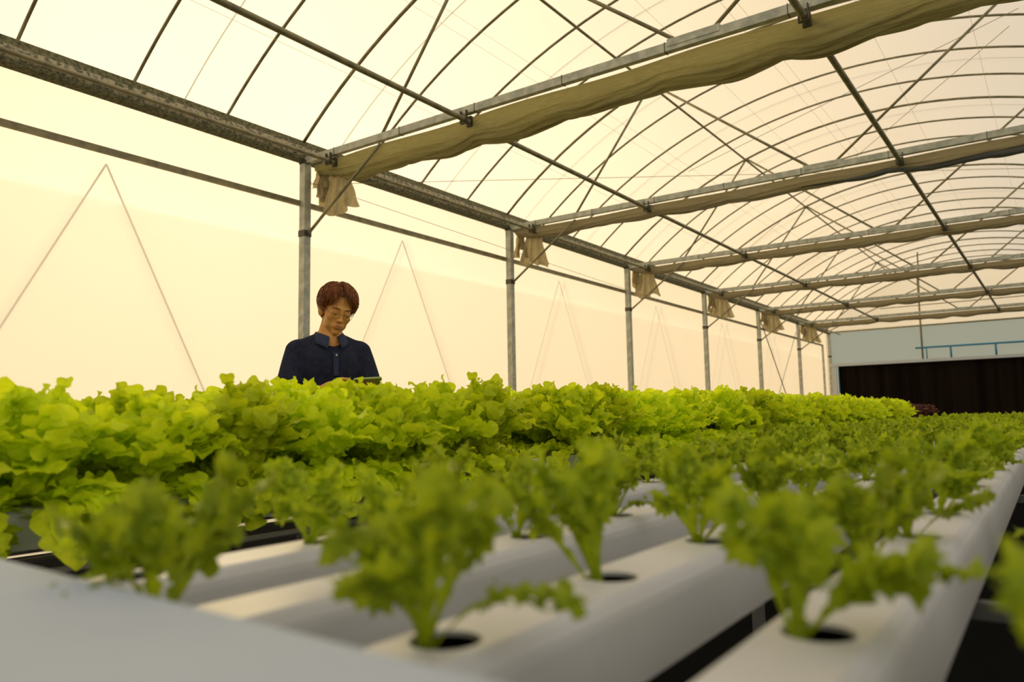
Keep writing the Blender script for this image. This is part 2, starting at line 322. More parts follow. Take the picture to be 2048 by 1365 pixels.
# crossing tension cables
def cable(a, c, lab): tag(MB().tube([a, c], .0035, 5).build('tension_cable', WIRE), lab, 'cable')
cable((XL+.1, Y0, 2.72+H), (-.2, 13.7, 3.62+H), 'thin cable rising right from the post behind the man')
cable((XL+.1, Y0, 2.75+H), (XL+.5, 13.7, 2.35+H), 'thin slack cable along the wall beyond the man')
cable((-3.9, 9.7, 3.3+H), (-.1, 9.75, 4.35+H), 'thin slanting cable high at right above the second truss')
cable((-4.4, 13.7, 3.05+H), (-.2, 9.8, 4.2+H), 'thin crossing cable high at right reaching the third truss')
t = empty('wall_cross_brace', 'dark X-shaped brace between the two last wall posts before the corner', 'brace', (XL+.03, 0, 0))
MB().tube([(0, 21.75, 2.95+H), (0, 25.6, .2)], .014, 6).build('rod', BRACKET, t); MB().tube([(-.02, 25.6, 2.7+H), (-.02, 21.8, .2)], .012, 6).build('rod', STEEL, t)
# far end
t = empty('end_wall_frame', 'grey pipe framework carrying the far end wall', 'frame', (0, YEND, 0))
MB().tube([(XL, 0, 3.03+H), (XR, 0, 3.03+H)], .028, 8).build('cross_rail', STEELD, t, smooth=True)
MB().tube([(p[0], 0, p[2]) for p in arc(0, 0, 40)], .02, 8).build('arch', STEELD, t, smooth=True)
MB().tube([(-3.86, -.03, 1.84+H), (-3.86, -.03, arcz(-3.86))], .03, 8).build('upright', STEELD, t, smooth=True)
MB().tube([(.5, -.03, 1.84+H), (.5, -.03, arcz(.5))], .03, 8).build('upright', STEELD, t, smooth=True)
MB().tube([(-3.86, -.05, 3.25+H), (-3.3, -3.9, arcz(-3.3)-.1)], .02, 8).build('stay', STEELD, t, smooth=True)
MB().tube([(XL+.1, 0, 3.1+H), (-3.9, -.02, 4.3+H)], .018, 8).build('stay', STEELD, t, smooth=True)
MB().tube([(-5.1, -.1, 3.72+H), (XR, -.1, 3.72+H)], .016, 8).build('gable_rail', STEELD, t, smooth=True)
t = empty('pad_header', 'pale metal header trough above the dark cooling pads', 'header', (0, YEND-.11, 0))
MB().box((XL+.1, -.06, 1.77+H), (XR, .05, 1.87+H)).build('trough', HEADR, t)
MB().box((XL+.12, -.04, 0), (XL+.28, .05, 1.78+H)).build('side_panel', HEADR, t)
tag(MB().box((XL+.3, YEND-.02, .05), (XR, YEND+.12, 1.78+H)).build('cooling_pad', PADM), 'dark brown evaporative pad filling the lower far end wall', 'cooling pad')
t = empty('water_pipe', 'blue plastic water pipe with short legs above the pad header', 'pipe', (0, YEND-.16, 0))
MB().tube([(-4.05, 0, 2.255+H), (XR, 0, 2.255+H)], .032, 10).build('main_run', BLUE, t, smooth=True)
for x in (-3.72, -3.0, -1.72, -.4, .9): MB().tube([(x, 0, 2.25+H), (x, .05, 1.86+H)], .03 if x > -3.5 else .018, 8).build('drop', BLUE, t, smooth=True)
tag(MB().tube([(XL+.34, YEND-.12, .1), (XL+.34, YEND-.12, 1.78+H), (XL+.36, YEND-.12, 1.84+H), (XL+.48, YEND-.12, 1.86+H)], .024, 8).build('riser_pipe', BLUE, smooth=True), 'upright blue pipe at the left edge of the dark pads', 'pipe')

# ---------------------------------------------------------------- benches and channels
SLOPE = .004; YAWY = .010; YAWM = .016   # the benches run very slightly askew to the walls
def ztop(y, base=.85, ys=.62): return base + SLOPE*(y-ys)
# channel outline seen end-on (closed, top is handled separately to carry the holes)
TW, SW, BW, CH = .037, .050, .056, .082
def channel(name, label, x, ya, yb, holes, hr=.0275, group=None):
    root = empty(name, label, 'growing channel', (x, 0, 0), YAWM if x < -1.5 else YAWY, group=group)
    Z = lambda y, z: ztop(y) + z
    b = MB(); ys = [ya, yb]
    prof = [(TW, 0), (.043, -.004), (SW-.001, -.012), (SW+.001, -.020), (BW, -CH), (-BW, -CH), (-SW-.001, -.020), (-SW+.001, -.012), (-.043, -.004), (-TW, 0)]
    n = len(prof); v = [(px, y, Z(y, pz)) for y in ys for px, pz in prof]
    b.add(v, [(i, i+1, n+i+1, n+i) for i in range(n-1)])
    for k in (0, 1): b.add([(px, ys[k], Z(ys[k], pz)) for px, pz in prof], [tuple(range(n))])
    cur = ya; ns = 24
    for hy in holes:
        a0, a1 = hy-TW, hy+TW
        if a0 > cur: b.add([(-TW, cur, Z(cur, 0)), (TW, cur, Z(cur, 0)), (TW, a0, Z(a0, 0)), (-TW, a0, Z(a0, 0))], [(0, 1, 2, 3)])
        outer = []; inner = []; low = []
        for k in range(ns):
            t = 2*pi*k/ns; c, s = cos(t), sin(t); m = max(abs(c), abs(s))
            outer.append((TW*c/m, hy+TW*s/m, Z(hy+TW*s/m, 0))); inner.append((hr*c, hy+hr*s, Z(hy+hr*s, 0))); low.append((hr*c, hy+hr*s, Z(hy+hr*s, -.004)))
        b.add(outer+inner+low, [(k, (k+1) % ns, ns+(k+1) % ns, ns+k) for k in range(ns)] + [(ns+k, ns+(k+1) % ns, 2*ns+(k+1) % ns, 2*ns+k) for k in range(ns)])
        cur = a1
    b.add([(-TW, cur, Z(cur, 0)), (TW, cur, Z(cur, 0)), (TW, yb, Z(yb, 0)), (-TW, yb, Z(yb, 0))], [(0, 1, 2, 3)])
    b.build('shell', PVC, root)
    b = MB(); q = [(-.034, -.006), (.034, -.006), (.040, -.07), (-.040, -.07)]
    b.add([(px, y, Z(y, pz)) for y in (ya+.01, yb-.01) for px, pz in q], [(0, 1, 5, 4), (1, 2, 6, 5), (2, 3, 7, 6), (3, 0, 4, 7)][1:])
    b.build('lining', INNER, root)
    return root
def bench(label, xs, ya, yb, step, rails):
    t = empty('bench_frame', label, 'bench', (0, 0, 0), YAWY if rails else YAWM)
    ys = np.arange(ya+(.93 if rails else .35), yb, step)
    for y in ys:
        z = ztop(y)-CH
        MB().bar((xs[0], y, z-.02), (xs[1], y, z-.02), .022 if rails else .04, .022 if rails else .04).build('cross_bar', LEG, t)
        for x in (xs[0]+.03, xs[1]-.03): MB().bar((x, y, 0), (x, y, z-.04), .035, .035).build('leg', LEG, t)
    for x, dz in (() if rails else ((xs[0]+.03, -.14), (xs[1]-.03, -.055), (xs[0]+.04, -.11))):
        MB().tube([(x, ya+.1, ztop(ya)-CH+dz), (x, yb-.1, ztop(yb)-CH+dz)], .008, 8).build('rail', PIPEW, t, smooth=True)
    return t
PIT = .229; YB = 13.2
yx = [(-.157+PIT, 'outermost at the right edge'), (-.157, 'rightmost in view'), (-.386, 'second from the right'), (-.615, 'third from the right'), (-.845, 'fourth from the right, beside the aisle')]
offs = [.45, .62, .46, .385, .48]
yh = []
for (x, lab), o in zip(yx, offs):
    hs = [o + .266*k for k in range(int((YB-.1-o)/.266))]; yh.append(hs)
    channel('growing_channel', 'long white channel holding seedlings, ' + lab, x, .27, YB, hs, group='white channels of the seedling bench')
bench('low grey steel bench frame carrying the seedling channels', (-.93, .16), .3, YB, 1.55, True)
# collecting drain across the near ends of the channels
b = MB(); ca, sa = cos(-.055), sin(-.055)
prof = [(.0, -.128), (.006, -.122), (-.012, -.116), (-.16, -.116), (-.18, -.126), (-.18, -.30), (0, -.30)]
v = [(X*ca - y*sa, .288 + X*sa + y*ca, z+H) for X in (-1.06, .16) for y, z in prof]; n = len(prof)
b.add(v, [(i, (i+1) % n, n+(i+1) % n, n+i) for i in range(n)] + [tuple(range(n)), tuple(range(n, 2*n))])
tag(b.build('drain_box', BOXM), 'blurred white drain box across the near ends of the channels, bottom left', 'drain')
# mature bench
MX = [-1.79 - PIT*k for k in range(4)]
segs = [(.1, 2.72, 'nearest'), (2.92, 4.75, 'middle'), (4.95, 13.2, 'farthest')]
mh = {}
for si, (a, c, sn) in enumerate(segs):
    for k, x in enumerate(MX):
        hs = list(np.arange(a+.17+.06*(k % 2), c-.1, .262)); mh[si, k] = hs
        channel('growing_channel', 'white channel under the %s block of full lettuces, %s from the aisle' % (sn, ordn(k)), x, a, c, hs, group='white channels under the full lettuces')
    bench('grey steel bench frame under the %s block of full lettuces' % sn, (MX[-1]-.06, MX[0]+.06), a, c, 1.3 if si < 2 else 1.6, False)
# ---------------------------------------------------------------- plants
def leaf(b, g, az, org, Ln, bend, rd, wb, nd, v0, jag=0., seg=12, tilt=.5, wave=.25, nv=9):
    """a leaf: stalk and midrib blade along a bent spine, with rounded or toothed lobes on both sides and at the tip"""
    v = np.linspace(0, 1, nv); th = bend[0] + (bend[1]-bend[0])*v**1.3; ds = Ln/(nv-1)
    rad = np.concatenate([[0], np.cumsum(np.sin(th[1:])*ds)]); up = np.concatenate([[0], np.cumsum(np.cos(th[1:])*ds)])
    ea = np.array([-sin(az), cos(az), 0]); S = np.array([cos(az), sin(az), 0]); Z = np.array([0, 0, 1.])
    cpos = np.array(org)[None] + rad[:, None]*ea + up[:, None]*Z
    T = np.sin(th)[:, None]*ea + np.cos(th)[:, None]*Z; Nn = -np.cos(th)[:, None]*ea + np.sin(th)[:, None]*Z
    w = wb*(.24 + .76*np.clip((v-v0*.5)/(1-v0*.5), 0, 1)**.8); w[-1] *= .6
    if jag: w = w*(1 + .30*np.where(np.arange(nv) % 2, 1, -1)*(v > .38))
    u = np.linspace(-1, 1, 5)[None, :, None]
    P = cpos[:, None] + u*w[:, None, None]*S + (np.abs(u)**2*w[:, None, None]*.35 + .12*w[:, None, None]*np.sin(v*17+g.random()*6)[:, None, None]*u)*Nn[:, None]
    b.grid(P)
    ph = np.linspace(0, 2*pi, seg+1)[:-1]
    for k in range(nd+1):
        if k == nd: vv = 1.; side = 0.
        else: vv = v0 + (.98-v0)*(k//2+.5*g.random()+.25)/(nd/2); side = 1. if k % 2 else -1.
        vv = min(vv, 1.); i = vv*(nv-1); i0 = int(min(i, nv-2)); f = i-i0
        c0 = cpos[i0]*(1-f)+cpos[i0+1]*f; t = T[i0]*(1-f)+T[i0+1]*f; n0 = Nn[i0]*(1-f)+Nn[i0+1]*f; ww = w[i0]*(1-f)+w[i0+1]*f
        r = rd*(.75+.5*g.random())*(.75+.35*vv); o = S*side*.9 + t*(.55 if side else 1.) ; o /= np.linalg.norm(o)
        q = np.cross(n0, o); q /= np.linalg.norm(q)
        a1 = g.normal()*tilt + .25; a2 = g.normal()*tilt
        o2 = o*cos(a1) + n0*sin(a1); n1 = n0*cos(a1) - o*sin(a1); q2 = q*cos(a2) + n1*sin(a2); n2 = n1*cos(a2) - q*sin(a2)
        c = c0 + S*side*ww*.55 + o2*r*.55; p1 = g.random(3)*6
        pts = [c - n2*r*.12]
        for rr in (.4, .75, 1.):
            R_ = r*rr*(1 + (jag*np.where(np.arange(seg) % 2, 1, -1) if rr == 1 and jag else 0) + .13*np.sin(3*ph+p1[0]))
            zz = r*wave*rr**2*(np.sin(3*ph+p1[1]) + .7*np.sin(5*ph+p1[2]))*(1.0 if rr == 1 else .6)
            pts += list(c + (np.cos(ph)*R_)[:, None]*o2 + (np.sin(ph)*R_)[:, None]*q2 + zz[:, None]*n2)
        fc = [(0, 1+j, 1+(j+1) % seg) for j in range(seg)] + [(1+q_*seg+j, 1+(q_+1)*seg+j, 1+(q_+1)*seg+(j+1) % seg, 1+q_*seg+(j+1) % seg) for q_ in (0, 1) for j in range(seg)]
        b.add(pts, fc)
def spin(P, a, tx=0, ty=0, tz=0):
    Q = P.copy(); Q[..., 0] = P[..., 0]*cos(a) - P[..., 1]*sin(a) + tx; Q[..., 1] = P[..., 0]*sin(a) + P[..., 1]*cos(a) + ty; Q[..., 2] += tz; return Q
def head_mesh(seed, cnt=50, mt_=None, s=1.0, seg=16):
    g = np.random.default_rng(seed); b = MB()
    for k in range(cnt):
        f = (k+.5)/cnt; a = k*2.39996 + g.normal()*.2           # inner leaves first
        tl = .10 + 1.30*f**.9; bend = (tl*.55, min(tl + .15 + .9*f**1.6 + g.normal()*.2, 2.6)); Ln = s*(.205 + .03*g.random() - .03*f)
        if k >= cnt-16: bend = (1.0+.45*g.random(), 2.3+.6*g.random()); Ln = s*(.21+.08*g.random())
        leaf(b, g, a, (.02*sin(-a)*f, .02*cos(a)*f, s*(.095 - .07*f)), Ln, bend, s*(.0215+.008*f), s*(.022+.012*f), 8 if f > .5 else 6, .42-.2*(f > .5), 0, seg, .5, .22)
    for k in range(3): leaf(b, g, g.random()*6.3, (0, 0, s*.11), s*(.205+.035*g.random()), (.1+.1*g.random(), .3+.3*g.random()), s*.021, s*.018, 6, .5, 0, seg, .6, .26)
    b.tube([(0, 0, -.02), (0, 0, .06), (0, 0, .12)], [.012, .016, .006], 8)
    me = b.mesh('green_lettuce', True); me.materials.append(mt_ or HEADL); return me
def young_mesh(seed, cnt=5, s=1.0, spread=1.0):
    g = np.random.default_rng(seed); b = MB(); a0 = g.random()*6
    for k in range(cnt):
        f = (k+.5)/cnt; a = a0 + k*2.39996 + g.normal()*.25
        bend = (.08+.42*f*spread, .12+.65*f*spread + max(0, g.normal())*.55)
        Ln = s*(.112 + .035*g.random() - .02*(f < .3))
        leaf(b, g, a, (g.normal()*.002, g.normal()*.002, -.012), Ln, bend, s*.0145, s*.0165, 7, .56, .20, 18, .42, .34, nv=18)
    if seed % 3 < 2: leaf(b, g, g.random()*6, (0, 0, -.012), s*.125, (.6, 1.85), s*.0120, s*.016, 5, .5, .22, 18, .3, .3, nv=18)
    b.tube([(0, 0, -.03), (0, 0, -.005), (.001, 0, .014)], [.005, .008, .005], 8)
    me = b.mesh('young_lettuce', True); me.materials.append(YOUNG); return me
HM = [head_mesh(100+i) for i in range(6)]
HMS = [head_mesh(130+i, s=1.0, cnt=54) for i in range(2)]
YM = [young_mesh(200+i, spread=1.05+.12*(i % 4)) for i in range(9)]
YS = young_mesh(300, s=.45, cnt=5, spread=1.5)
rg = np.random.default_rng(5)
for (si, k), hs in mh.items():
    for j, y in enumerate(hs):
        o = bpy.data.objects.new('green_lettuce', HM[(j*3+k+si) % 6] if rg.random() < .8 else HMS[j % 2]); C.objects.link(o)
        s = (min(.67+.145*(y-.3), .92), .93, .99)[si]*(.95+.11*rg.random()); w_ = max(s, .88)*1.08; o.location = (MX[k]-YAWM*y+rg.normal()*.006, y, ztop(y)-.012)
        o.rotation_euler = (rg.normal()*.05, rg.normal()*.05, rg.random()*6.28); o.scale = (w_, w_, s)
        tag(o, 'full green lettuce, %s block, %s row from aisle, %s from near end' % (segs[si][2], ordn(k), ordn(j)), 'lettuce', 'full green lettuces on the left benches')
rot0 = {(1, 0): 2.2, (2, 0): 3.6}
for r, hs in enumerate(yh):
    x = yx[r][0]
    for j, y in enumerate(hs):
        me = YM[(j*4+r*2+1) % 9]
        if r == 4 and j == 0: me = YS
        o = bpy.data.objects.new('young_lettuce', me); C.objects.link(o)
        s = (.80+.18*rg.random()) if j or r == 0 else 1.02; kf = .017 if j < 3 else .006; o.location = (x-YAWY*y-.8*kf+rg.normal()*.002, -.5*kf+y+rg.normal()*.003, ztop(y)-.004); o.scale = (s, s, s)
        o.rotation_euler = (rg.normal()*.1, rg.normal()*.1, rot0.get((r, j), rg.random()*6.28))
        if r == 0 and j < 3: o.rotation_euler = (.1, -.40-.03*j, 1.3*j+.4); o.scale = (.95+.1*j,)*3
        rl = ['outermost row at the right edge', 'rightmost row in view', 'second row from the right', 'third row from the right', 'row beside the aisle'][r]
        tag(o, 'curly young lettuce in the %s, %s from the near end' % (rl, ordn(j)), 'lettuce seedling', 'young curly lettuces in white channels')
# red lettuces beyond the green ones
RM = head_mesh(400, cnt=34, seg=8, mt_=REDL, s=.8)
for si in range(1):
    bench('grey bench frame under the dark red lettuces', (MX[-1]-.06, MX[0]+.06), 13.6, 16.6, 1.4, False)
    for k in range(4):
        hs = list(np.arange(13.8+.05*(k % 2), 16.5, .27)); channel('growing_channel', 'white channel under the dark red lettuces, %s from the aisle' % ordn(k), MX[k], 13.6, 16.6, hs, group='white channels under the red lettuces')
        for j, y in enumerate(hs):
            o = bpy.data.objects.new('red_lettuce', RM); C.objects.link(o); o.location = (MX[k]-YAWM*y, y, ztop(y)-.01); o.rotation_euler = (0, 0, rg.random()*6)
            tag(o, 'dark red lettuce beyond the green ones, %s row from aisle, %s from near end' % (ordn(k), ordn(j)), 'lettuce', 'dark red lettuces at the far end')
#MAN
# ---------------------------------------------------------------- the man
class Field:                       # signed distance field on a grid -> one continuous surface
    def __init__(s, lo, hi, h):
        s.lo = np.array(lo, float); s.h = h; s.n = np.ceil((np.array(hi)-s.lo)/h).astype(int)+1
        s.d = np.full(s.n, .5, np.float32)
    def _win(s, a, c):
        i0 = np.clip(np.floor((np.array(a)-s.lo)/s.h).astype(int), 0, s.n-1); i1 = np.clip(np.ceil((np.array(c)-s.lo)/s.h).astype(int)+1, 1, s.n)
        ax = [s.lo[k] + s.h*np.arange(i0[k], i1[k]) for k in range(3)]
        return tuple(slice(i0[k], i1[k]) for k in range(3)), np.stack(np.meshgrid(*ax, indexing='ij'), -1)
    def put(s, fn, a, c, k=.01, sub=False):
        m = k+.02; w, P = s._win(np.array(a)-m, np.array(c)+m)
        if P.size == 0: return
        d = fn(P).astype(np.float32); o = s.d[w]
        if sub: d = -d; h = np.clip(.5-.5*(o-d)/k, 0, 1); s.d[w] = o*(1-h) + d*h + k*h*(1-h)
        else: h = np.clip(.5+.5*(o-d)/k, 0, 1); s.d[w] = o*(1-h) + d*h - k*h*(1-h)
    def ell(s, c, r, k=.01, R=None, sub=False):
        c = np.array(c, float); r = np.array(r, float); mr = r.max()
        def fn(P):
            q = P-c
            if R is not None: q = q @ R          # into the local frame
            k0 = np.sqrt(((q/r)**2).sum(-1)); k1 = np.sqrt(((q/(r*r))**2).sum(-1)); return np.where(k1 < 1e-6, -r.min(), k0*(k0-1)/np.maximum(k1, 1e-6))
        s.put(fn, c-mr, c+mr, k, sub)
    def cap(s, a, b, ra, rb, k=.01, flat=None, sub=False):
        a = np.array(a, float); b = np.array(b, float); m = max(ra, rb)
        def fn(P):
            q = P-a; d = b-a
            if flat is not None: q = q*flat; d = d*flat
            t = np.clip((q@d)/(d@d), 0, 1)[..., None]; return np.sqrt(((q-d*t)**2).sum(-1)) - (ra+(rb-ra)*t[..., 0])
        m2 = m if flat is None else m/min(flat)
        s.put(fn, np.minimum(a, b)-m2, np.maximum(a, b)+m2, k, sub)
    def mesh(s, name):
        d = s.d; nx, ny, nz = d.shape; ins = d < 0
        # surface nets
        c = np.zeros((nx-1, ny-1, nz-1), bool); al = np.ones_like(c); pos = np.zeros((nx-1, ny-1, nz-1, 3), np.float32); cnt = np.zeros((nx-1, ny-1, nz-1), np.float32)
        S = lambda i, j, k: (slice(i, nx-1+i), slice(j, ny-1+j), slice(k, nz-1+k))
        for i in (0, 1):
            for j in (0, 1):
                for k in (0, 1): q = ins[S(i, j, k)]; c |= q; al &= q
        act = c & ~al
        for ax in range(3):
            for i in (0, 1):
                for j in (0, 1):
                    o0 = [0, 0, 0]; oth = [q for q in range(3) if q != ax]; o0[oth[0]] = i; o0[oth[1]] = j; o1 = list(o0); o1[ax] = 1
                    a = d[S(*o0)][act]; b = d[S(*o1)][act]; x = (a < 0) != (b < 0); t = np.where(x, a/np.where(a-b == 0, 1, a-b), 0)
                    e = np.zeros((len(a), 3), np.float32); e[:, oth[0]] = i; e[:, oth[1]] = j; e[:, ax] = t; pp = pos[act]; pp[x] += e[x]; pos[act] = pp; cc = cnt[act]; cc[x] += 1; cnt[act] = cc
        idx = np.full(act.shape, -1, int); I = np.argwhere(act); idx[act] = np.arange(len(I))
        V = (I + pos[act]/cnt[act][:, None])*s.h + s.lo; Fs = []
        for ax in range(3):
            u, v = [(1, 2), (2, 0), (0, 1)][ax]
            sl0 = [slice(None)]*3; sl1 = [slice(None)]*3; sl0[ax] = slice(0, -1); sl1[ax] = slice(1, None)
            x = ins[tuple(sl0)] != ins[tuple(sl1)]; E_ = np.argwhere(x); E_ = E_[(E_[:, u] > 0) & (E_[:, v] > 0) & (E_[:, u] < d.shape[u]-1) & (E_[:, v] < d.shape[v]-1)]
            fl = ins[tuple(sl0)][tuple(E_.T)]
            def g(du, dv): q = E_.copy(); q[:, u] -= du; q[:, v] -= dv; return idx[tuple(q.T)]
            qd = np.stack([g(1, 1), g(0, 1), g(0, 0), g(1, 0)], 1); qd[~fl] = qd[~fl][:, ::-1]; Fs.append(qd)
        Fq = np.concatenate(Fs); Fq = Fq[(Fq >= 0).all(1)]
        me = bpy.data.meshes.new(name); me.vertices.add(len(V)); me.vertices.foreach_set('co', V.astype(np.float32).ravel())
        me.loops.add(len(Fq)*4); me.loops.foreach_set('vertex_index', Fq.astype(np.int32).ravel()); me.polygons.add(len(Fq)); me.polygons.foreach_set('loop_start', np.arange(0, len(Fq)*4, 4, dtype=np.int32))
        me.update(calc_edges=True); me.validate(); me.polygons.foreach_set('use_smooth', [True]*len(me.polygons)); return me
def obj(name, me, m, parent=None, smooth=0):
    o = bpy.data.objects.new(name, me); C.objects.link(o); o.data.materials.append(m)
    if parent is not None: o.parent = parent
    if smooth: q = o.modifiers.new('smooth', 'SMOOTH'); q.iterations = smooth; q.factor = .5
    return o
SKIN = mat('skin', (.70, .345, .09), .5, var=(.64, .29, .075), vscale=30, spec=.35)
SKIN.node_tree.nodes['Principled BSDF'].inputs['Subsurface Weight'].default_value = .12
SKIN.node_tree.nodes['Principled BSDF'].inputs['Subsurface Radius'].default_value = (.02, .008, .004)
NAVY = mat('navy_polo_cloth', (.025, .029, .052), .9, var=(.018, .021, .038), vscale=40, bump=.15, bscale=500, spec=.15)
NAVYC = mat('navy_collar_cloth', (.040, .050, .092), .9, bump=.2, bscale=600, spec=.15)
HAIRM = mat('brown_hair', (.42, .13, .020), .45, var=(.13, .038, .009), vscale=60, stretch=(1, 1, .3), spec=.5)
GOLD = mat('thin_wire_frame', (.25, .17, .07), .35, .9)
TROU = mat('dark_trouser_cloth', (.03, .03, .035), .9)
SHOE = mat('black_shoe', (.02, .02, .02), .5)
BROWM = mat('dark_brown_brow', (.08, .03, .012), .7); LIPM = mat('lips', (.46, .19, .08), .5); EYEW = mat('eye_white', (.55, .48, .38), .3); EYED = mat('dark_eye', (.02, .012, .008), .2)
BUTT = mat('pearl_button', (.6, .58, .5), .3); TABC = mat('olive_tablet_case', (.34, .40, .10), .5); TABS = mat('tablet_glass', (.02, .02, .025), .12)
MANR = 60; _d = F + (658-1024)/FPX*r_ - (853-682.5)/FPX*u_; MANP = (_d.x*4.15, _d.y*4.15, 0)
man = empty('person', 'person in navy polo and round glasses looking down at a tablet behind the lettuces', 'person', MANP, radians(MANR)); man.scale = (1.031,)*3
def rot(rx, ry, rz): return np.array((Matrix.Rotation(rz, 3, 'Z') @ Matrix.Rotation(ry, 3, 'Y') @ Matrix.Rotation(rx, 3, 'X')))
# head frame: faces -Y; pitched down, turned to his left, slightly rolled
HR = rot(radians(19), radians(9), radians(8)); HC = np.array([.022, -.066, 1.572])
def hp(p): return HC + HR @ np.array(p, float)
f = Field((-.40, -.46, .80), (.40, .24, 1.78), .0034)
def he(c, r, k=.01, sub=False, R=None): f.ell(hp(c), r, k, HR if R is None else HR @ R, sub)
he((0, .014, .034), (.075, .094, .084)); he((0, -.030, -.020), (.062, .062, .082), .02); he((0, -.042, -.068), (.042, .046, .044), .02)
he((0, -.074, -.103), (.017, .015, .013), .018); he((0, -.076, .018), (.046, .016, .014), .014)
for s in (-1, 1):
    he((s*.042, -.062, -.028), (.017, .015, .015), .022); he((s*.040, -.030, -.070), (.012, .03, .018), .02)
    he((s*.031, -.101, -.003), (.018, .014, .011), .012, sub=True); he((s*.031, -.0795, -.004), (.0150, .0125, .0115), .004)
    he((s*.031, -.0820, .0005), (.0170, .0130, .0072), .003)          # lowered upper lid
    he((s*.076, .012, -.018), (.009, .020, .033), .005, R=rot(0, s*.2, s*-.5)); he((s*.083, .006, -.010), (.004, .011, .019), .004, sub=True, R=rot(0, 0, s*-.35))
    he((s*.0112, -.0985, -.039), (.0064, .0088, .0066), .006); he((s*.006, -.102, -.0475), (.003, .005, .003), .002, sub=True)
f.cap(hp((0, -.086, .008)), hp((0, -.106, -.034)), .0062, .0080, .010); he((0, -.109, -.0375), (.0078, .0085, .0075), .007)
he((0, -.086, -.068), (.026, .014, .013), .014); he((0, -.0965, -.0645), (.021, .0065, .0045), .004); he((0, -.0955, -.0745), (.018, .007, .0052), .004)
he((0, -.103, -.0695), (.024, .007, .0013), .002, sub=True)
f.cap(hp((0, .032, -.045)), (0, .012, 1.40), .052, .060, .012)         # neck
f.cap((0, -.008, 1.455), (0, -.04, 1.41), .05, .05, .03)
f.ell((0, .005, 1.27), (.140, .088, .165), .03); f.ell((0, -.025, 1.385), (.06, .068, .075), .02); f.ell((0, .0, 1.05), (.135, .085, .2), .03); f.ell((0, .01, .92), (.15, .09, .11), .03)
for s in (-1, 1): f.cap((s*.05, .01, 1.41), (s*.140, .012, 1.370), .045, .048, .03)
# arms
SHL = {-1: (-.166, .012, 1.36), 1: (.166, .012, 1.36)}; ELB = {-1: (-.238, -.035, 1.105), 1: (.240, -.045, 1.11)}; WRI = {-1: (-.130, -.262, 1.132), 1: (.085, -.285, 1.085)}
for s in (-1, 1):
    f.cap(SHL[s], ELB[s], .048, .038, .02); f.cap(ELB[s], WRI[s], .038, .025, .012)
def hand(w, pts, palm, sh, k=.005):
    sh = np.array(sh); pts = [([np.array(q)+sh for q in ch], r) for ch, r in pts]; palm = palm+sh; w = np.array(w); f.cap(w, palm, .023, .025, .012); f.ell(palm, (.036, .036, .020), .01)
    for ch, r in pts:
        for a, b, i in zip(ch[:-1], ch[1:], range(9)): f.cap(a, b, r-.0007*i, r-.0007*(i+1), k)
# right hand: index finger pointing on the screen, others curled
pr = np.array((-.020, -.305, 1.178))
hand(WRI[-1], [([(.000, -.325, 1.196), (.026, -.342, 1.212), (.050, -.350, 1.210), (.066, -.350, 1.198)], .0088),
               ([(-.006, -.336, 1.186), (.018, -.360, 1.196), (.034, -.362, 1.180), (.026, -.352, 1.166)], .0090),
               ([(-.018, -.340, 1.176), (.002, -.364, 1.182), (.016, -.362, 1.166), (.010, -.350, 1.154)], .0085),
               ([(-.032, -.336, 1.168), (-.016, -.358, 1.170), (-.004, -.354, 1.156), (-.006, -.344, 1.148)], .0075),
               ([(-.020, -.285, 1.190), (.006, -.290, 1.204), (.028, -.300, 1.206), (.042, -.306, 1.198)], .0095)], pr, (-.035, 0, -.012))
# left hand: palm under the tablet, fingers spread along its back, thumb over the edge
pl = np.array((.190, -.335, 1.150))
hand(WRI[1], [([(.172, -.350, 1.152), (.146, -.378, 1.172), (.124, -.392, 1.188), (.110, -.398, 1.200)], .0088),
              ([(.182, -.362, 1.156), (.162, -.396, 1.178), (.144, -.412, 1.196), (.132, -.418, 1.208)], .0090),
              ([(.198, -.366, 1.158), (.184, -.402, 1.182), (.170, -.418, 1.200), (.160, -.424, 1.212)], .0085),
              ([(.214, -.360, 1.160), (.208, -.392, 1.182), (.198, -.408, 1.198), (.192, -.414, 1.208)], .0075),
              ([(.208, -.318, 1.160), (.222, -.330, 1.182), (.214, -.338, 1.198), (.196, -.342, 1.204)], .0100)], pl, (-.068, .0, -.034))
obj('body', f.mesh('body'), SKIN, man, 2)
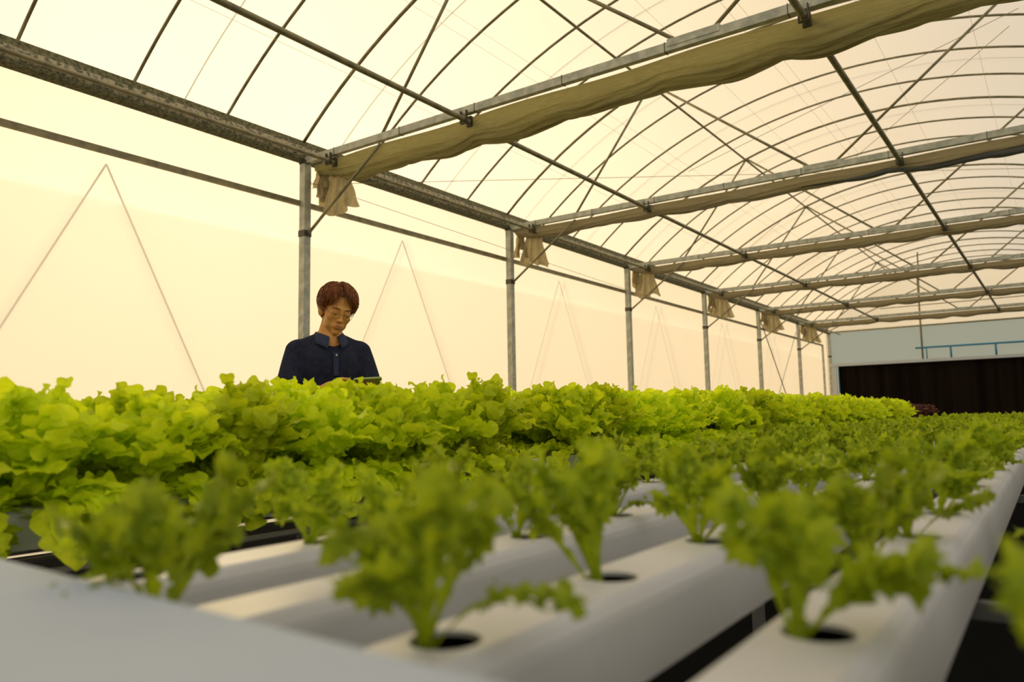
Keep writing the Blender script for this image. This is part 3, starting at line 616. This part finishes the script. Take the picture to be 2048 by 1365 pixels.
# face details
def hm(b, name, m, smooth=True, label=None):
    o = b.build(name, m, man, smooth=smooth)
    if label: o['label'] = label
    return o
def hb(c, r): 
    b = MB().ball((0, 0, 0), r, 16, 10); V = b.v[0] @ HR.T + hp(c); b.v[0] = V; return b
for s in (-1, 1):
    hm(hb((s*.031, -.0835, -.0065), (.0112, .0088, .0050)), 'eye', EYEW); hm(hb((s*.031+.001, -.0895, -.0090), (.0048, .0030, .0034)), 'iris', EYED)
    hm(MB().tube([hp((s*(.018+.028*t), -.0925+.010*t*t+.002, -.0015+.0042*sin(pi*t)-.002*t)) for t in np.linspace(0, 1, 7)], [.0006, .0011, .0013, .0014, .0013, .0012, .0007], 6), 'eyelash', EYED)
    hm(MB().tube([hp((s*(.013+.038*t), -.0945+.018*t*t, .0185+.006*sin(pi*t*.8)-.004*t)) for t in np.linspace(0, 1, 8)], [.0012, .002, .0026, .0027, .0024, .002, .0015, .0006], 8), 'eyebrow', BROWM)
    g = MB().tube([hp((s*.0335+.0215*cos(t), -.1045+.35*abs(s*.0335+.0215*cos(t))**1.5, -.010+.0195*sin(t))) for t in np.linspace(0, 2*pi, 33)[:-1]], .00105, 6, close=True)
    g.tube([hp((s*.0545, -.0990, -.006)), hp((s*.0700, -.078, -.002)), hp((s*.0775, -.01, -.002)), hp((s*.078, .012, -.012))], .001, 6)
    if s == 1: gg = g
    else: gm = g
fr = MB().tube([hp((.0125, -.1035, -.006)), hp((.005, -.1085, -.0035)), hp((-.005, -.1085, -.0035)), hp((-.0125, -.1035, -.006))], .001, 6)
for g in (gg, gm): fr.add(np.concatenate(g.v), g.f)
hm(fr, 'glasses', GOLD, label='thin round wire glasses')
lb = MB()
for cz, rx, rz, yy in ((-.0652, .0205, .0036, -.1008), (-.0742, .0165, .0044, -.1005)):
    q = MB().ball((0, 0, 0), (rx, .0030, rz), 18, 8); lb.add(q.v[0] @ HR.T + hp((0, yy, cz)), q.f)
hm(lb, 'lips', LIPM)
# hair: tousled shell plus many tapering locks
hf = Field((-.20, -.26, 1.40), (.22, .16, 1.80), .0034)
hf.ell(hp((0, .018, .046)), (.083, .101, .084), .01, HR); hf.ell(hp((0, .05, .0)), (.078, .072, .082), .015, HR)
hf.ell(hp((0, -.064, .010)), (.069, .080, .071), .012, HR, True); hf.ell(hp((0, -.05, -.09)), (.13, .10, .085), .01, HR, True)
for s in (-1, 1): hf.ell(hp((s*.088, -.002, -.028)), (.034, .034, .034), .006, HR, True)
hair = obj('hair', hf.mesh('hair'), HAIRM, man, 2); hair['label'] = 'tousled reddish brown hair'
g = np.random.default_rng(3); b = MB()
for k in range(6500):
    th = g.random()*2*pi; ph = g.random()**.6*1.9
    front = cos(th)                                     # +1 = back, -1 = face
    d = np.array([sin(ph)*sin(th), sin(ph)*cos(th), cos(ph)])
    if d[1] < -.05 and d[2] < .42: continue
    if d[2] < -.35: continue
    base = np.array([0, .018, .046]); R0 = np.array([.083, .101, .083])
    side = 1 if d[0] > -.15 else -1                      # parting on his right
    tang = np.array([side*.9, (-.55 if d[1] < .2 else .5), -.35]) + g.normal(size=3)*.22
    pts = []; p = d.copy(); Ls = .045+.035*g.random(); cur = sin(d[0]*40+d[2]*23)*.9+g.normal()*.35; lift = .001+.014*g.random()**1.7
    for i in range(8):
        t = i/7; q = base + p*(R0 + lift + .010*sin(t*pi)); pts.append(hp(q))
        tt = tang - p*(tang@p); tt /= np.linalg.norm(tt)+1e-9; sd = np.cross(p, tt)
        p = p + (tt + sd*cur*sin(t*4.5))*(Ls/.09/7) ; p[2] -= .012; p /= np.linalg.norm(p)
    if any((np.linalg.inv(HR) @ (np.array(q)-HC))[2] < .060 and (np.linalg.inv(HR) @ (np.array(q)-HC))[1] < -.045 and abs((np.linalg.inv(HR) @ (np.array(q)-HC))[0]) < .050 for q in pts[2:]) and g.random() < .70: continue
    r = .0008+.0007*g.random(); b.tube(pts, [r*.5, r, r, r*.95, r*.85, r*.65, r*.4, r*.12], 3)
lk = b.build('hair_locks', HAIRM, man, smooth=True); lk.parent = hair
# polo shirt
sf = Field((-.42, -.30, .84), (.42, .26, 1.56), .0038)
sf.ell((0, .005, 1.25), (.160, .112, .19), .03); sf.ell((0, .0, 1.03), (.150, .108, .22), .04); sf.ell((0, -.03, 1.30), (.145, .085, .11), .04)
for s in (-1, 1):
    sf.cap((s*.045, .012, 1.405), (s*.138, .012, 1.366), .058, .057, .035)
    sf.cap((SHL[s][0], SHL[s][1], 1.362), (s*.208, -.022, 1.185), .057, .066, .022)
def wr(P):      # folds of the cloth
    return .0030*np.sin(P[..., 0]*38+P[..., 2]*55+np.sin(P[..., 2]*18)*2)*np.exp(-((P[..., 2]-1.12)/.14)**2) + .0028*np.sin(P[..., 2]*70-np.abs(P[..., 0])*60)*np.exp(-((np.abs(P[..., 0])-.16)/.05)**2)*np.clip((1.40-P[..., 2])*8, 0, 1)
_, PP = sf._win(sf.lo, sf.lo+sf.h*(sf.n-1)); sf.d[:PP.shape[0], :PP.shape[1], :PP.shape[2]] += wr(PP).astype(np.float32); del PP
sf.cap((0, -.015, 1.47), (0, .012, 1.43), .068, .064, .008, sub=True)      # neck opening
sf.cap((0, -.108, 1.455), (0, -.130, 1.350), .050, .012, .006, sub=True)   # open placket V
sf.put(lambda P: P[..., 2]-.875, (-.4, -.3, .7), (.4, .3, .875), .004, True)
for s in (-1, 1):
    cdir = np.array([s*.208, -.022, 1.185])-np.array(SHL[s]); cdir /= np.linalg.norm(cdir); cc = np.array([s*.206, -.020, 1.195])
    sf.put(lambda P: -np.maximum((P-cc)@cdir, 0)-np.where((P-cc)@cdir > 0, 0, (P-cc)@cdir), cc-.08, cc+np.array([.08, .08, .02]), .004, True)
shirt = obj('polo_shirt', sf.mesh('polo_shirt'), NAVY, man, 3); shirt['label'] = 'navy short-sleeved polo shirt'
# collar: folded band round the neck, points at the front
nn = 41; P = np.zeros((nn, 7, 3))
for i in range(nn):
    t = -2.80+5.60*i/(nn-1)                # 0 = back
    fx, fy = sin(t), cos(t); front = (abs(t)/2.80)**3
    for j, (ro, dz) in enumerate(((.056, -.022), (.058, .004), (.061, .013), (.066, .013), (.073, .002), (.082+.012*front, -.016-.012*front), (.088+.020*front, -.030-.022*front))):
        P[i, j] = (fx*ro*1.06*(1-.10*front), .010+fy*ro*1.0-.036*front - .014*front*(j > 3), 1.458 + dz - .034*front - .008*(1-fy)*.5)
col = MB().grid(P).build('collar', NAVYC, shirt, smooth=True); sd = col.modifiers.new('thick', 'SOLIDIFY'); sd.thickness = .003
MB().add([(-.006, -.131, 1.346), (.020, -.130, 1.350), (.022, -.124, 1.23), (-.002, -.125, 1.23), (-.006, -.120, 1.346), (.020, -.120, 1.350), (.022, -.112, 1.23), (-.002, -.112, 1.23)],
         [(0, 1, 2, 3), (0, 4, 5, 1), (1, 5, 6, 2), (2, 6, 7, 3), (3, 7, 4, 0)]).build('placket', NAVYC, shirt)
for q in ((.009, -.1325, 1.333), (-.044, -.098, 1.398)): MB().ball(q, (.0052, .0025, .0052), 12, 6).build('button', BUTT, shirt, smooth=True)
# legs and shoes
tf = Field((-.24, -.26, .03), (.24, .22, .98), .0075)
tf.ell((0, .005, .90), (.165, .11, .09), .03)
for s in (-1, 1): tf.cap((s*.085, .005, .86), (s*.095, -.015, .50), .088, .062, .03); tf.cap((s*.095, -.015, .50), (s*.105, .015, .08), .062, .052, .02)
obj('trousers', tf.mesh('trousers'), TROU, man, 1)
for s in (-1, 1):
    b2 = Field((s*.11-.08, -.24, -.01), (s*.11+.08, .12, .13), .006); b2.ell((s*.108, -.09, .035), (.046, .115, .038), .02); b2.ell((s*.106, .02, .05), (.042, .055, .055), .02); b2.put(lambda P: P[..., 2]-.0, (s*.11-.08, -.24, -.05), (s*.11+.08, .12, .0), .002, True)
    obj('shoe', b2.mesh('shoe'), SHOE, man, 1)
# tablet
tb = empty('tablet', 'olive cased tablet held in the hands of the man behind the lettuces', 'tablet', (0, 0, 0))
Mw = Matrix.Translation(MANP) @ Matrix.Rotation(radians(MANR), 4, 'Z') @ Matrix.Scale(1.031, 4) @ Matrix.Translation((.095, -.352, 1.160)) @ Matrix.Rotation(radians(-3), 4, 'Y') @ Matrix.Rotation(radians(-24), 4, 'X')
tb.matrix_world = Mw
def slab(a, c, r):
    pr_ = []
    for sx_, sy_, a0_ in ((1, 1, 0), (-1, 1, pi/2), (-1, -1, pi), (1, -1, 1.5*pi)):
        for k in range(5): t = a0_+k*pi/8; pr_.append((sx_*(a/2-r)+r*cos(t), sy_*(c/2-r)+r*sin(t)))
    return pr_
def slabm(b, a, c, r, z0, z1):
    p = slab(a, c, r); n = len(p); return b.add([(x, y, z0) for x, y in p]+[(x, y, z1) for x, y in p], [tuple(range(n))[::-1], tuple(range(n, 2*n))]+[(i, (i+1) % n, n+(i+1) % n, n+i) for i in range(n)])
slabm(MB(), .135, .20, .012, -.006, .003).build('case', TABC, tb); slabm(MB(), .122, .185, .006, .003, .0045).build('screen', TABS, tb)
